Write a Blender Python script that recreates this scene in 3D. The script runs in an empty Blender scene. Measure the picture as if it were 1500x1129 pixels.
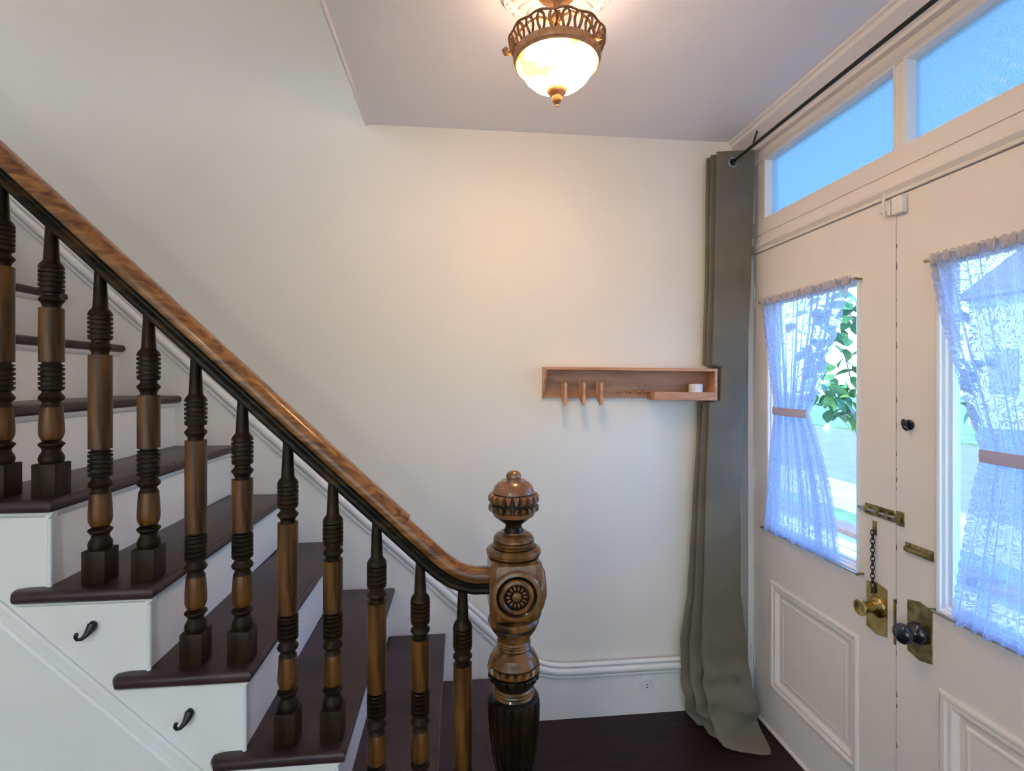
import bpy, bmesh, math, random
from mathutils import Vector, Matrix, noise as mnoise
PI = math.pi
random.seed(7)
scene = bpy.context.scene
C = scene.collection

# ------------------------------------------------------------------ camera
H = 1.608
cam_data = bpy.data.cameras.new('camera'); cam = bpy.data.objects.new('camera', cam_data); C.objects.link(cam)
cam.location = (0, 0, H); cam.rotation_euler = (PI/2, 0, -math.radians(6.0))
cam_data.sensor_width = 36; cam_data.lens = 18.0; cam_data.shift_y = -10.5/1500; cam_data.clip_start = 0.02
scene.camera = cam

# ------------------------------------------------------------------ sky, sun, exposure
world = bpy.data.worlds.new('sky'); scene.world = world; world.use_nodes = True
wn = world.node_tree; bg = wn.nodes['Background']
sky = wn.nodes.new('ShaderNodeTexSky'); sky.sky_type = 'NISHITA'; sky.sun_disc = False
sky.sun_elevation = math.radians(48); sky.sun_rotation = math.radians(-90); sky.air_density = 1.3; sky.dust_density = 1.0
tint = wn.nodes.new('ShaderNodeMixRGB'); tint.blend_type = 'MULTIPLY'; tint.inputs[0].default_value = 1; tint.inputs[2].default_value = (.44, .75, 1.25, 1)
wn.links.new(sky.outputs[0], tint.inputs[1]); wn.links.new(tint.outputs[0], bg.inputs[0]); bg.inputs[1].default_value = 0.52
sd = bpy.data.lights.new('sun', 'SUN'); sd.energy = 3.2; sd.angle = math.radians(1); sd.color = (1, .88, .74)
sun = bpy.data.objects.new('sun', sd); C.objects.link(sun)
sun.rotation_euler = Vector((0.67, -0.25, -0.75)).to_track_quat('-Z', 'Y').to_euler()
scene.view_settings.view_transform = 'Standard'; scene.view_settings.look = 'None'
scene.view_settings.gamma = 1.0; scene.view_settings.use_curve_mapping = False
scene.view_settings.exposure = 1.8
scene.cycles.use_denoising = True
def portal(name, loc, size, direction):
    d = bpy.data.lights.new(name, 'AREA'); d.shape = 'RECTANGLE'; d.size, d.size_y = size; d.cycles.is_portal = True
    o = bpy.data.objects.new(name, d); C.objects.link(o); o.location = loc
    o.rotation_euler = Vector(direction).to_track_quat('-Z', 'Z').to_euler(); return o
portal('daylight_portal', (1.52, 1.53, 1.75), (1.7, 2.1), (-1, 0, 0))
portal('daylight_portal', (-1.5, -2.95, 1.45), (4.9, 2.5), (0, 1, 0))
portal('daylight_portal', (-4.55, 0.35, 4.2), (3.6, 1.9), (1, 0, 0))

# ------------------------------------------------------------------ materials
MATS = {}
def nodes_of(m): return m.node_tree.nodes, m.node_tree.links
def mat(name, col, rough=.5, col2=None, scale=(8, 8, 8), detail=4, metal=0, bump=0, bscale=60, ramp=(.35, .65), coat=0, distort=0.0, spec=.5):
    m = bpy.data.materials.new(name); m.use_nodes = True; n, l = nodes_of(m); p = n['Principled BSDF']
    p.inputs['Roughness'].default_value = rough; p.inputs['Metallic'].default_value = metal
    p.inputs['Base Color'].default_value = (*col, 1); p.inputs['Coat Weight'].default_value = coat
    p.inputs['Specular IOR Level'].default_value = spec
    tc = n.new('ShaderNodeTexCoord')
    if col2 is not None:
        mp = n.new('ShaderNodeMapping'); mp.inputs['Scale'].default_value = scale
        nz = n.new('ShaderNodeTexNoise'); nz.inputs['Scale'].default_value = 1; nz.inputs['Detail'].default_value = detail; nz.inputs['Distortion'].default_value = distort
        rp = n.new('ShaderNodeValToRGB'); rp.color_ramp.elements[0].position = ramp[0]; rp.color_ramp.elements[1].position = ramp[1]
        rp.color_ramp.elements[0].color = (*col, 1); rp.color_ramp.elements[1].color = (*col2, 1)
        l.new(tc.outputs['Object'], mp.inputs[0]); l.new(mp.outputs[0], nz.inputs['Vector']); l.new(nz.outputs[0], rp.inputs[0]); l.new(rp.outputs[0], p.inputs['Base Color'])
    if bump:
        nb = n.new('ShaderNodeTexNoise'); nb.inputs['Scale'].default_value = bscale; nb.inputs['Detail'].default_value = 5
        b = n.new('ShaderNodeBump'); b.inputs['Strength'].default_value = bump; b.inputs['Distance'].default_value = .004
        l.new(tc.outputs['Object'], nb.inputs['Vector']); l.new(nb.outputs[0], b.inputs['Height']); l.new(b.outputs[0], p.inputs['Normal'])
    MATS[name] = m; return m
mat('wall_paint', (.80, .77, .69), .6, (.83, .80, .725), (1.2, 1.2, 1.2), bump=.05, bscale=30)
mat('ceiling_paint', (.90, .88, .89), .7, (.92, .90, .905), (1, 1, 1))
mat('white_paint', (.80, .79, .76), .38, (.84, .83, .80), (3, 3, 3), bump=.06, bscale=25)
mat('door_paint', (.80, .745, .71), .4, (.84, .785, .745), (3, 3, 3), bump=.08, bscale=22)
mat('trim_paint', (.80, .75, .71), .42, (.83, .78, .745), (3, 3, 3), bump=.06, bscale=25)
mat('floor_wood', (.014, .006, .007), .42, (.028, .012, .013), (3, 40, 3), bump=.05, spec=.25)
mat('tread_paint', (.028, .013, .014), .36, (.055, .029, .030), (6, 6, 6), bump=.10, bscale=35, coat=.05, spec=.35)
mat('dark_wood', (.008, .005, .0025), .42, (.032, .017, .007), (30, 30, 9), coat=.03, spec=.14)
mat('amber_wood', (.020, .009, .0025), .36, (.16, .066, .014), (45, 45, 4), detail=6, distort=.6, coat=.08, spec=.25)
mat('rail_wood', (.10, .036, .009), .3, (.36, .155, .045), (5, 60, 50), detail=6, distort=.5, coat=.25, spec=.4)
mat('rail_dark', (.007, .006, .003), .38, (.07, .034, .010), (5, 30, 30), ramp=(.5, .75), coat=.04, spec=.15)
mat('newel_wood', (.030, .012, .003), .28, (.25, .105, .026), (25, 25, 7), detail=6, distort=.8, coat=.35, spec=.4)
mat('newel_cap', (.15, .06, .022), .28, (.28, .125, .05), (25, 25, 25), coat=.5)
mat('rosette_ring', (.13, .052, .012), .3, (.24, .11, .03), (18, 18, 30), coat=.3)
mat('newel_dark', (.006, .004, .002), .3, (.020, .010, .004), (20, 20, 8), coat=.12, spec=.2)  # dark finish of the lower newel, with shade of shaft and recesses painted in
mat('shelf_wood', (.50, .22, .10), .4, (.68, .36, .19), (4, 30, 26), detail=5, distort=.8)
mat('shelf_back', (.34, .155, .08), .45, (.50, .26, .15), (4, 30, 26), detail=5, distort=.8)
mat('peg_end', (.07, .03, .018), .5)
mat('iron', (.008, .010, .014), .35, spec=.5)
mat('brass', (.36, .25, .075), .28, (.62, .47, .19), (22, 22, 22), metal=1, bump=.08)
mat('old_brass', (.20, .17, .08), .42, (.48, .38, .17), (35, 35, 35), metal=1, bump=.12)
mat('chain_metal', (.03, .03, .035), .35, metal=.8)
mat('steel', (.45, .46, .48), .3, metal=1)
mat('black_ceramic', (.006, .009, .018), .12, coat=.6)
mat('rod_metal', (.025, .027, .022), .35, metal=.6)
mat('plastic_white', (.80, .78, .76), .35)
mat('candle_wax', (.75, .72, .70), .45)
mat('slot_black', (.02, .02, .02), .6)
mat('lamp_bronze', (.22, .095, .03), .42, (.42, .20, .075), (60, 60, 60), metal=.25, bump=.1)
mat('lamp_bronze_lit', (.50, .23, .09), .4, (.66, .34, .15), (60, 60, 60), metal=.15, bump=.1)  # lamp bronze brightened, the bowl's glow put into the colour
mat('plaster', (.78, .75, .73), .6)
mat('porch_wood', (.09, .045, .03), .6, (.13, .07, .05), (3, 30, 30))
mat('lawn', (.05, .10, .03), .9, (.09, .16, .05), (3, 3, 3))
mat('asphalt', (.085, .09, .095), .9, (.11, .115, .12), (2, 2, 2))
mat('concrete', (.62, .61, .58), .85, (.70, .69, .66), (3, 3, 3))
mat('sidewalk_concrete', (.20, .20, .19), .85, (.25, .25, .24), (3, 3, 3))
mat('leaf_green', (.045, .14, .035), .4, (.11, .25, .06), (14, 14, 14))
mat('bark', (.09, .07, .055), .8, (.15, .12, .10), (30, 30, 6))
mat('siding', (.34, .37, .38), .7)
mat('roofing', (.09, .085, .085), .8)
mat('window_dark', (.14, .16, .18), .3)
mat('car_paint', (.55, .56, .58), .2, coat=.8)

def add_fabric():
    m = mat('grey_fabric', (.125, .113, .084), .85, (.175, .160, .120), (3, 3, 3)); n, l = nodes_of(m); p = n['Principled BSDF']
    p.inputs['Sheen Weight'].default_value = .05
    tc = n.new('ShaderNodeTexCoord'); mp = n.new('ShaderNodeMapping'); mp.inputs['Scale'].default_value = (260, 260, 900)
    w = n.new('ShaderNodeTexNoise'); w.inputs['Scale'].default_value = 1; w.inputs['Detail'].default_value = 2
    b = n.new('ShaderNodeBump'); b.inputs['Strength'].default_value = .35; b.inputs['Distance'].default_value = .002
    l.new(tc.outputs['Object'], mp.inputs[0]); l.new(mp.outputs[0], w.inputs['Vector']); l.new(w.outputs[0], b.inputs['Height']); l.new(b.outputs[0], p.inputs['Normal'])
add_fabric()
def add_glass():
    m = bpy.data.materials.new('clear_glass'); m.use_nodes = True; n, l = nodes_of(m); n.remove(n['Principled BSDF']); o = n['Material Output']
    t = n.new('ShaderNodeBsdfTransparent'); t.inputs[0].default_value = (.93, .97, .98, 1)
    g = n.new('ShaderNodeBsdfGlossy'); g.inputs['Roughness'].default_value = .03
    x = n.new('ShaderNodeMixShader'); x.inputs[0].default_value = .04; l.new(t.outputs[0], x.inputs[1]); l.new(g.outputs[0], x.inputs[2]); l.new(x.outputs[0], o.inputs[0])
    MATS['clear_glass'] = m
    # frosted transom glass with an etched pattern of small rings
    m = bpy.data.materials.new('frosted_glass'); m.use_nodes = True; n, l = nodes_of(m); n.remove(n['Principled BSDF']); o = n['Material Output']
    tc = n.new('ShaderNodeTexCoord'); mp = n.new('ShaderNodeMapping'); mp.inputs['Scale'].default_value = (0, 17, 17)
    v = n.new('ShaderNodeTexVoronoi'); v.inputs['Scale'].default_value = 1; v.inputs['Randomness'].default_value = .25
    l.new(tc.outputs['Object'], mp.inputs[0]); l.new(mp.outputs[0], v.inputs['Vector'])
    s = n.new('ShaderNodeMath'); s.operation = 'MULTIPLY'; s.inputs[1].default_value = 34; l.new(v.outputs['Distance'], s.inputs[0])
    sn = n.new('ShaderNodeMath'); sn.operation = 'SINE'; l.new(s.outputs[0], sn.inputs[0])
    gt = n.new('ShaderNodeMath'); gt.operation = 'GREATER_THAN'; gt.inputs[1].default_value = .72; l.new(sn.outputs[0], gt.inputs[0])
    tr = n.new('ShaderNodeBsdfTranslucent'); mc = n.new('ShaderNodeMixRGB'); mc.inputs[1].default_value = (.47, .50, .50, 1); mc.inputs[2].default_value = (.37, .42, .43, 1)
    l.new(gt.outputs[0], mc.inputs[0]); l.new(mc.outputs[0], tr.inputs[0])
    rf = n.new('ShaderNodeBsdfRefraction'); rf.inputs['Roughness'].default_value = .55; rf.inputs['IOR'].default_value = 1.08; rf.inputs[0].default_value = (.47, .50, .50, 1)
    gl = n.new('ShaderNodeBsdfGlossy'); gl.inputs['Roughness'].default_value = .3
    bp = n.new('ShaderNodeBump'); bp.inputs['Strength'].default_value = .3; bp.inputs['Distance'].default_value = .003; l.new(sn.outputs[0], bp.inputs['Height'])
    l.new(bp.outputs[0], gl.inputs['Normal'])
    a = n.new('ShaderNodeMixShader'); a.inputs[0].default_value = .45; l.new(tr.outputs[0], a.inputs[1]); l.new(rf.outputs[0], a.inputs[2])
    b = n.new('ShaderNodeMixShader'); b.inputs[0].default_value = .06; l.new(a.outputs[0], b.inputs[1]); l.new(gl.outputs[0], b.inputs[2]); l.new(b.outputs[0], o.inputs[0])
    MATS['frosted_glass'] = m
    # lace: fine net with denser scroll motifs
    for nm, tint in (('lace', (.50, .53, .66)), ('lace_band', (.74, .60, .56)), ('lace_heading', (.80, .74, .76))):
        m = bpy.data.materials.new(nm); m.use_nodes = True; n, l = nodes_of(m); n.remove(n['Principled BSDF']); o = n['Material Output']
        tc = n.new('ShaderNodeTexCoord')
        nz = n.new('ShaderNodeTexNoise'); nz.inputs['Scale'].default_value = 26; nz.inputs['Detail'].default_value = 1.5; nz.inputs['Distortion'].default_value = 2.2
        l.new(tc.outputs['UV'], nz.inputs['Vector'])
        k = n.new('ShaderNodeMath'); k.operation = 'MULTIPLY'; k.inputs[1].default_value = 38; l.new(nz.outputs[0], k.inputs[0])
        sn = n.new('ShaderNodeMath'); sn.operation = 'SINE'; l.new(k.outputs[0], sn.inputs[0])
        mr = n.new('ShaderNodeMapRange'); mr.inputs[1].default_value = -.1; mr.inputs[2].default_value = .45
        mr.inputs[3].default_value = .62 if nm == 'lace' else .85; mr.inputs[4].default_value = .97 if nm == 'lace' else .98; l.new(sn.outputs[0], mr.inputs[0])
        t = n.new('ShaderNodeBsdfTransparent'); d = n.new('ShaderNodeBsdfDiffuse'); d.inputs[0].default_value = (*tint, 1)
        tl = n.new('ShaderNodeBsdfTranslucent'); tl.inputs[0].default_value = (*tint, 1)
        dm = n.new('ShaderNodeMixShader'); dm.inputs[0].default_value = .5; l.new(d.outputs[0], dm.inputs[1]); l.new(tl.outputs[0], dm.inputs[2])
        x = n.new('ShaderNodeMixShader'); l.new(mr.outputs[0], x.inputs[0]); l.new(t.outputs[0], x.inputs[1]); l.new(dm.outputs[0], x.inputs[2]); l.new(x.outputs[0], o.inputs[0])
        MATS[nm] = m
    # alabaster lamp bowl, lit from inside
    m = bpy.data.materials.new('alabaster'); m.use_nodes = True; n, l = nodes_of(m); p = n['Principled BSDF']
    tc = n.new('ShaderNodeTexCoord'); nz = n.new('ShaderNodeTexNoise'); nz.inputs['Scale'].default_value = 7; nz.inputs['Detail'].default_value = 2; l.new(tc.outputs['Object'], nz.inputs['Vector'])
    rp = n.new('ShaderNodeValToRGB'); rp.color_ramp.elements[0].position = .41; rp.color_ramp.elements[1].position = .50
    rp.color_ramp.elements[0].color = (.30, .17, .006, 1); rp.color_ramp.elements[1].color = (1, .62, .29, 1); l.new(nz.outputs[0], rp.inputs[0])
    l.new(rp.outputs[0], p.inputs['Emission Color']); p.inputs['Emission Strength'].default_value = LAMP; p.inputs['Base Color'].default_value = (.8, .7, .5, 1); p.inputs['Roughness'].default_value = .2
    MATS['alabaster'] = m
    m = bpy.data.materials.new('fill_lamp_glass'); m.use_nodes = True; p = m.node_tree.nodes['Principled BSDF']  # glowing glass of the added fill lamp
    p.inputs['Emission Color'].default_value = (1, .86, .70, 1); p.inputs['Emission Strength'].default_value = HALL_FILL; MATS['fill_lamp_glass'] = m
bt = mat('bowl_top', (.8, .72, .6), .5); bt.node_tree.nodes['Principled BSDF'].inputs['Emission Color'].default_value = (1, .72, .42, 1); bt.node_tree.nodes['Principled BSDF'].inputs['Emission Strength'].default_value = 3.0
LAMP, HALL_FILL = 20.0, 16.0
add_glass()

# ------------------------------------------------------------------ mesh helpers
def new(): return bmesh.new()
def quad_loops(bm, loops, closed=True, cap=False):
    rows = [[bm.verts.new(p) for p in lp] for lp in loops]; n = len(rows[0])
    for a, b in zip(rows, rows[1:]):
        for i in range(n if closed else n-1):
            j = (i+1) % n; bm.faces.new((a[i], a[j], b[j], b[i]))
    if cap:
        bm.faces.new(list(reversed(rows[0]))); bm.faces.new(rows[-1])
    return rows
def box(bm, x0, x1, y0, y1, z0, z1, bev=0):
    v = [bm.verts.new((x, y, z)) for x in (x0, x1) for y in (y0, y1) for z in (z0, z1)]
    fs = [bm.faces.new([v[i] for i in f]) for f in ((0, 1, 3, 2), (4, 6, 7, 5), (0, 4, 5, 1), (2, 3, 7, 6), (0, 2, 6, 4), (1, 5, 7, 3))]
    if bev:
        es = set(e for f in fs for e in f.edges); bmesh.ops.bevel(bm, geom=list(es), offset=bev, segments=2, affect='EDGES', profile=.5)
    return bm
def prism(bm, pts, axis, a0, a1, bev=0, seg=2, edges='all'):
    def P(u, v, a): return {'Y': (u, a, v), 'X': (a, u, v), 'Z': (u, v, a)}[axis]
    r0 = [bm.verts.new(P(u, v, a0)) for u, v in pts]; r1 = [bm.verts.new(P(u, v, a1)) for u, v in pts]; n = len(pts)
    f0 = bm.faces.new(r0); f1 = bm.faces.new(list(reversed(r1)))
    for i in range(n): bm.faces.new((r0[(i+1) % n], r0[i], r1[i], r1[(i+1) % n]))
    if bev:
        es = list(set(list(f0.edges)+list(f1.edges))); bmesh.ops.bevel(bm, geom=es, offset=bev, segments=seg, affect='EDGES', profile=.5)
    return bm
def lathe(bm, prof, n=24, center=(0, 0, 0), mod=None, M=None):
    loops = []
    for r, z in prof:
        lp = []
        for i in range(n):
            a = 2*PI*i/n; rr = max(r, 1e-4)*(mod(a, z) if mod else 1); p = Vector((rr*math.cos(a), rr*math.sin(a), z))
            lp.append((M @ p if M else p) + Vector(center))
        loops.append(lp)
    return quad_loops(bm, loops, True, True)
def tube(bm, pts, rad, n=8, cap=True, closed=False):
    pts = [Vector(p) for p in pts]; N = len(pts); rad = rad if isinstance(rad, (list, tuple)) else [rad]*N
    loops = []; prev = None
    for i, p in enumerate(pts):
        if closed: t = pts[(i+1) % N]-pts[i-1]
        else: t = pts[min(i+1, N-1)]-pts[max(i-1, 0)]
        t.normalize()
        if prev is None: u = t.orthogonal().normalized()
        else: u = (prev - t*prev.dot(t)); u = u.normalized() if u.length > 1e-6 else t.orthogonal().normalized()
        prev = u; w = t.cross(u)
        loops.append([p + rad[i]*(math.cos(2*PI*k/n)*u + math.sin(2*PI*k/n)*w) for k in range(n)])
    if closed: loops.append(loops[0])
    return quad_loops(bm, loops, True, cap and not closed)
def sweep_xz(bm, path, prof, Y0):
    """profile (w, h): w along +Y, h along the path normal; path in (x, z)"""
    N = len(path); loops = []
    for i in range(N):
        def T(a, b): v = Vector((path[b][0]-path[a][0], path[b][1]-path[a][1])); return v.normalized()
        ts = ([T(i-1, i)] if i else []) + ([T(i, i+1)] if i < N-1 else [])
        t = (ts[0]+ts[-1]).normalized(); nrm = Vector((-t.y, t.x)); k = 1/max(.5, t.dot(ts[0]))
        if nrm.y < 0: nrm = -nrm
        loops.append([(path[i][0]+nrm.x*h*k, Y0+w, path[i][1]+nrm.y*h*k) for w, h in prof])
    return quad_loops(bm, loops, True, True)
def frame_yz(bm, y0, y1, z0, z1, prof, X0):
    """mitred rectangular moulding in the YZ plane; prof (inset, projection towards -X)"""
    loops = [[(X0-p, y0+i, z0+i), (X0-p, y1-i, z0+i), (X0-p, y1-i, z1-i), (X0-p, y0+i, z1-i)] for i, p in prof]
    return quad_loops(bm, loops, True, False)
def finish(bm, angle=35):
    bmesh.ops.recalc_face_normals(bm, faces=bm.faces)
def obj(name, bm, m, parent=None, smooth=35, kind=None, world=True):
    bmesh.ops.recalc_face_normals(bm, faces=bm.faces)
    me = bpy.data.meshes.new(name); bm.to_mesh(me); bm.free()
    for x in (m if isinstance(m, (list, tuple)) else [m]): me.materials.append(MATS[x])
    if smooth:
        me.shade_smooth(); me.set_sharp_from_angle(angle=math.radians(smooth))
    o = bpy.data.objects.new(name, me); C.objects.link(o)
    if parent:
        o.parent = parent
        if world: o.matrix_parent_inverse = wm(parent).inverted()
    if kind: o['kind'] = kind
    return o
def wm(o):
    m = o.matrix_basis.copy()
    while o.parent: m = o.parent.matrix_basis @ o.matrix_parent_inverse @ m if False else (o.parent.matrix_basis @ (o.matrix_parent_inverse @ m)); o = o.parent
    return m
def tag(o, label, cat, group=None):
    o['label'] = label; o['category'] = cat
    if group: o['group'] = group
    return o
def thing(name, loc, label=None, cat=None, group=None, kind=None):
    o = bpy.data.objects.new(name, None); C.objects.link(o); o.location = loc; o.empty_display_size = .05
    if label: tag(o, label, cat, group)
    if kind: o['kind'] = kind
    return o
def child_copy(src, parent, M=None):
    c = src.copy(); C.objects.link(c); c.parent = parent
    if M is not None: c.matrix_basis = M
    return c
def dup(root, loc):
    r = root.copy(); C.objects.link(r); r.location = loc
    for ch in list(root.children):
        c = ch.copy(); C.objects.link(c); c.parent = r
    return r
def struct(name, bm, m, smooth=0): return obj(name, bm, m, None, smooth, 'structure')

# ------------------------------------------------------------------ room shell
D = 2.40; XR = 1.42; CZ = 2.771; UZ = 5.4; XL = -4.4; YR = -2.8; T = .12
b = new(); box(b, XL-T, XR+T, YR-T, D+T, -.12, 0); struct('floor', b, 'floor_wood')
b = new(); box(b, XL-T, XR+T, D, D+T, 0, UZ); struct('wall_back', b, 'wall_paint')
# left wall with an upstairs window opening
b = new(); box(b, XL-T, XL, YR-T, D, 0, 3.3); box(b, XL-T, XL, YR-T, D, 5.1, UZ); box(b, XL-T, XL, YR-T, -1.4, 3.3, 5.1); box(b, XL-T, XL, 2.1, D, 3.3, 5.1); struct('wall_left', b, 'wall_paint')
# unseen rear wall; its three wide windows are added to let in fill light
b = new(); box(b, XL, XR, YR-T, YR, 0, .35); box(b, XL, XR, YR-T, YR, 2.55, UZ)
for x0, x1 in ((XL, -3.8), (-2.35, -2.2), (-.75, -.6), (.9, XR)): box(b, x0, x1, YR-T, YR, .35, 2.55)
struct('wall_rear', b, 'wall_paint')
# right wall with the front door opening
b = new(); box(b, XR, XR+T, YR-T, .62, 0, UZ); box(b, XR, XR+T, .62, D, 2.70, UZ); box(b, XR, XR+T, 2.36, D, 0, 2.70); struct('wall_right', b, 'trim_paint')
# ceiling with the stairwell opening
EX = -.418
b = new(); prism(b, [(XL, YR), (XR, YR), (XR, D), (EX, D), (EX, 1.30), (XL, 1.30)], 'Z', CZ, CZ+.28); struct('ceiling', b, 'ceiling_paint')
b = new(); box(b, XL-T, XR+T, YR-T, D+T, UZ, UZ+.12); struct('ceiling_upper', b, 'ceiling_paint')
b = new(); tube(b, [(EX, 1.30, CZ-.002), (EX, D, CZ-.002)], .0075, 8); o = obj('trim_1', b, 'white_paint', None, 35, 'structure')
# upstairs landing
b = new(); box(b, XL, -2.85, 1.30, D, CZ+.10, CZ+.28); struct('floor_upper', b, 'tread_paint')

# added blinds, all unseen, that warm and soften the daylight used as fill
def blind_material():
    m = bpy.data.materials.new('fill_blind_fabric'); m.use_nodes = True; n, l = nodes_of(m); n.remove(n['Principled BSDF']); o = n['Material Output']
    t = n.new('ShaderNodeBsdfTranslucent'); t.inputs[0].default_value = (1, .81, .63, 1); tp = n.new('ShaderNodeBsdfTransparent'); tp.inputs[0].default_value = (1, .81, .63, 1); d = n.new('ShaderNodeBsdfDiffuse'); d.inputs[0].default_value = (.8, .74, .64, 1)
    nz = n.new('ShaderNodeTexNoise'); nz.inputs['Scale'].default_value = 90; b_ = n.new('ShaderNodeBump'); b_.inputs['Strength'].default_value = .1; l.new(nz.outputs[0], b_.inputs['Height']); l.new(b_.outputs[0], d.inputs['Normal'])
    y = n.new('ShaderNodeMixShader'); y.inputs[0].default_value = .72; l.new(t.outputs[0], y.inputs[1]); l.new(tp.outputs[0], y.inputs[2])
    x = n.new('ShaderNodeMixShader'); x.inputs[0].default_value = .12; l.new(y.outputs[0], x.inputs[1]); l.new(d.outputs[0], x.inputs[2]); l.new(x.outputs[0], o.inputs[0]); MATS['fill_blind_fabric'] = m
blind_material()
def blind(axis, a0, a1, z0, z1, at, label):
    t = thing('fill_blind', (at if axis == 'X' else (a0+a1)/2, (a0+a1)/2 if axis == 'X' else at, z0), label, 'blind')
    b = new()
    if axis == 'Y': box(b, a0, a1, at-.001, at+.001, z0, z1)
    else: box(b, at-.001, at+.001, a0, a1, z0, z1)
    obj('blind_sheet', b, 'fill_blind_fabric', t, 0)
    b = new()
    if axis == 'Y': tube(b, [(a0, at, z1-.02), (a1, at, z1-.02)], .02, 10)
    else: tube(b, [(at, a0, z1-.02), (at, a1, z1-.02)], .02, 10)
    obj('roller', b, 'white_paint', t, 40)
for (x0, x1), w_ in zip(((-3.79, -2.36), (-2.19, -.76), (-.59, .89)), ('left', 'middle', 'right')): blind('Y', x0, x1, .36, 2.54, YR-.05, 'added cream blind softening fill light from the %s made-up rear window behind the viewer' % w_)
blind('X', -1.39, 2.09, 3.31, 5.09, XL-.05, 'added cream blind, unseen, warming the daylight of the upstairs landing window')

# ------------------------------------------------------------------ staircase
RISE, RUN = .219, .229
xk = lambda k: .40 - RUN*k
zk = lambda k: RISE*k
YF, YS, YB = 1.340, 1.375, 2.378         # nosing front, stringer face, skirt face
stair = thing('staircase', (.17, 1.4, 0), 'white staircase with dark brown treads climbing left along the back wall', 'staircase')
NST = 13
for k in range(1, NST+1):
    x, z = xk(k), zk(k); bx = xk(k+1)-.028
    b = new()
    if k == 1:   # starting step swells out round the newel post
        arc = [(.15+.17*math.cos(a), 1.40+.17*math.sin(a)) for a in [math.radians(d) for d in range(35, -181, -15)]]
        pts = [(bx, YB), (x, YB), (x, 1.62), (x+.06, 1.56)] + arc + [(-.02, YF), (x-.325, YF), (x-.335, YF+.022), (x-.335, YS), (bx, YS)]
    else:
        pts = [(bx, YB), (x, YB), (x, YF), (x-.318, YF), (x-.332, YF+.018), (x-.332, YS), (bx, YS)]
    prism(b, pts, 'Z', z-.032, z, bev=.0125, seg=3)
    obj('tread', b, 'tread_paint', stair, 40)
    # riser and its cove strip
    b = new(); fx = x-.028
    if k == 1:
        arc = [(.15+.14*math.cos(a), 1.40+.14*math.sin(a)) for a in [math.radians(d) for d in range(30, -181, -15)]]
        prism(b, [(fx-.02, YB), (fx, YB), (fx, 1.62)] + arc + [(fx-.16, YS), (fx-.16, 1.55)], 'Z', 0, z-.032)
    else:
        box(b, fx-.018, fx, YS+.001, YB, zk(k-1), z-.032)
    obj('riser', b, 'white_paint', stair, 30)
    if k > 1:
        b = new(); prism(b, [(fx-.002, z-.032), (fx+.016, z-.032), (fx+.014, z-.040), (fx+.004, z-.050), (fx-.002, z-.052)], 'Y', YS-.012, YB)
        prism(b, [(YS+.002, z-.032), (YS-.016, z-.032), (YS-.014, z-.040), (YS-.004, z-.047), (YS+.002, z-.048)], 'X', x-.325, fx+.016)
        obj('cove_moulding', b, 'white_paint', stair, 40)
        b = new(); tube(b, [(fx+.001, YS-.001, zk(k-1)), (fx+.001, YS-.001, z-.033)], .0055, 8); obj('corner_bead', b, 'white_paint', stair, 40)
# open stringer: sawtooth board
zs = lambda X: H + (-.549-.966*(X+1.109))          # lower edge of the stringer board
poly = []
for k in range(1, NST+1): poly += [(xk(k)-.029, zk(k)-.033), (xk(k+1)-.029, zk(k)-.033)]
poly = [(xk(1)-.20, 0.0), (xk(1)-.20, zk(1)-.033)] + poly[1:] + [(xk(NST+1)-.029, zs(xk(NST+1)-.029)), (-.05, max(0, zs(-.05)))]
b = new(); prism(b, poly, 'Y', YS, YS+.02); obj('stringer', b, 'white_paint', stair, 0)
# sloped moulding along the stringer's lower edge: flat board + bead
xa, xb = -3.2, -.06
path = [(xa, zs(xa)-.016), (xb, zs(xb)-.016)]
b = new(); sweep_xz(b, path, [(0, -.014), (-.007, -.014), (-.009, .010), (-.005, .0155), (0, .0155)], YS); obj('stringer_moulding', b, 'white_paint', stair, 30)
path = [(xa, zs(xa)-.044), (xb, zs(xb)-.044)]
b = new(); sweep_xz(b, path, [(.004, -.007), (-.008, -.006), (-.014, -.001), (-.012, .005), (-.006, .008), (.004, .007)], YS); obj('stringer_bead', b, 'white_paint', stair, 60)
# closed wall under the stair
b = new(); prism(b, [(XL, 0), (-.02, 0), (-.02, .03), (-3.2, zs(-3.2)-.01), (XL, CZ)], 'Y', YS+.004, YS+.07); struct('wall_understairs', b, 'white_paint')

# black iron coat hooks on the stringer
def coat_hook(x, z, label):
    t = thing('coat_hook', (x, YS, z), label, 'hook', 'coat hooks on the stringer')
    b = new(); M = Matrix.Rotation(PI/2, 4, 'X')
    pl = [(.013*math.cos(a)*(1 if math.sin(a) > 0 else .8), .019*math.sin(a)) for a in [2*PI*i/16 for i in range(16)]]
    prism(b, [(x+.004+u*.78, z+.008+v*.72) for u, v in pl], 'Y', YS-.005, YS+.001, bev=.0015); obj('plate', b, 'iron', t, 40)
    b = new(); P = [(x+.005, YS-.004, z+.014), (x+.003, YS-.010, z+.004), (x-.001, YS-.018, z-.006), (x-.007, YS-.025, z-.0125), (x-.0135, YS-.029, z-.0115), (x-.017, YS-.030, z-.005), (x-.0155, YS-.030, z+.000)]
    tube(b, P, [.0112, .0100, .0068, .0048, .0042, .0043, .0050], 12); lathe(b, [(.0, -.005), (.004, -.003), (.0052, 0), (.004, .003), (0, .005)], 12, (x-.015, YS-.030, z+.0015)); obj('hook_arm', b, 'iron', t, 60)
coat_hook(-.906, .985, 'black iron coat hook under the second tread corner from the left')
coat_hook(-.679, .752, 'lower black iron coat hook, nearer the newel post')
bpy.data.objects['coat_hook']['label'] = 'upper black iron coat hook on the white stringer, farther left'

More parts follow.
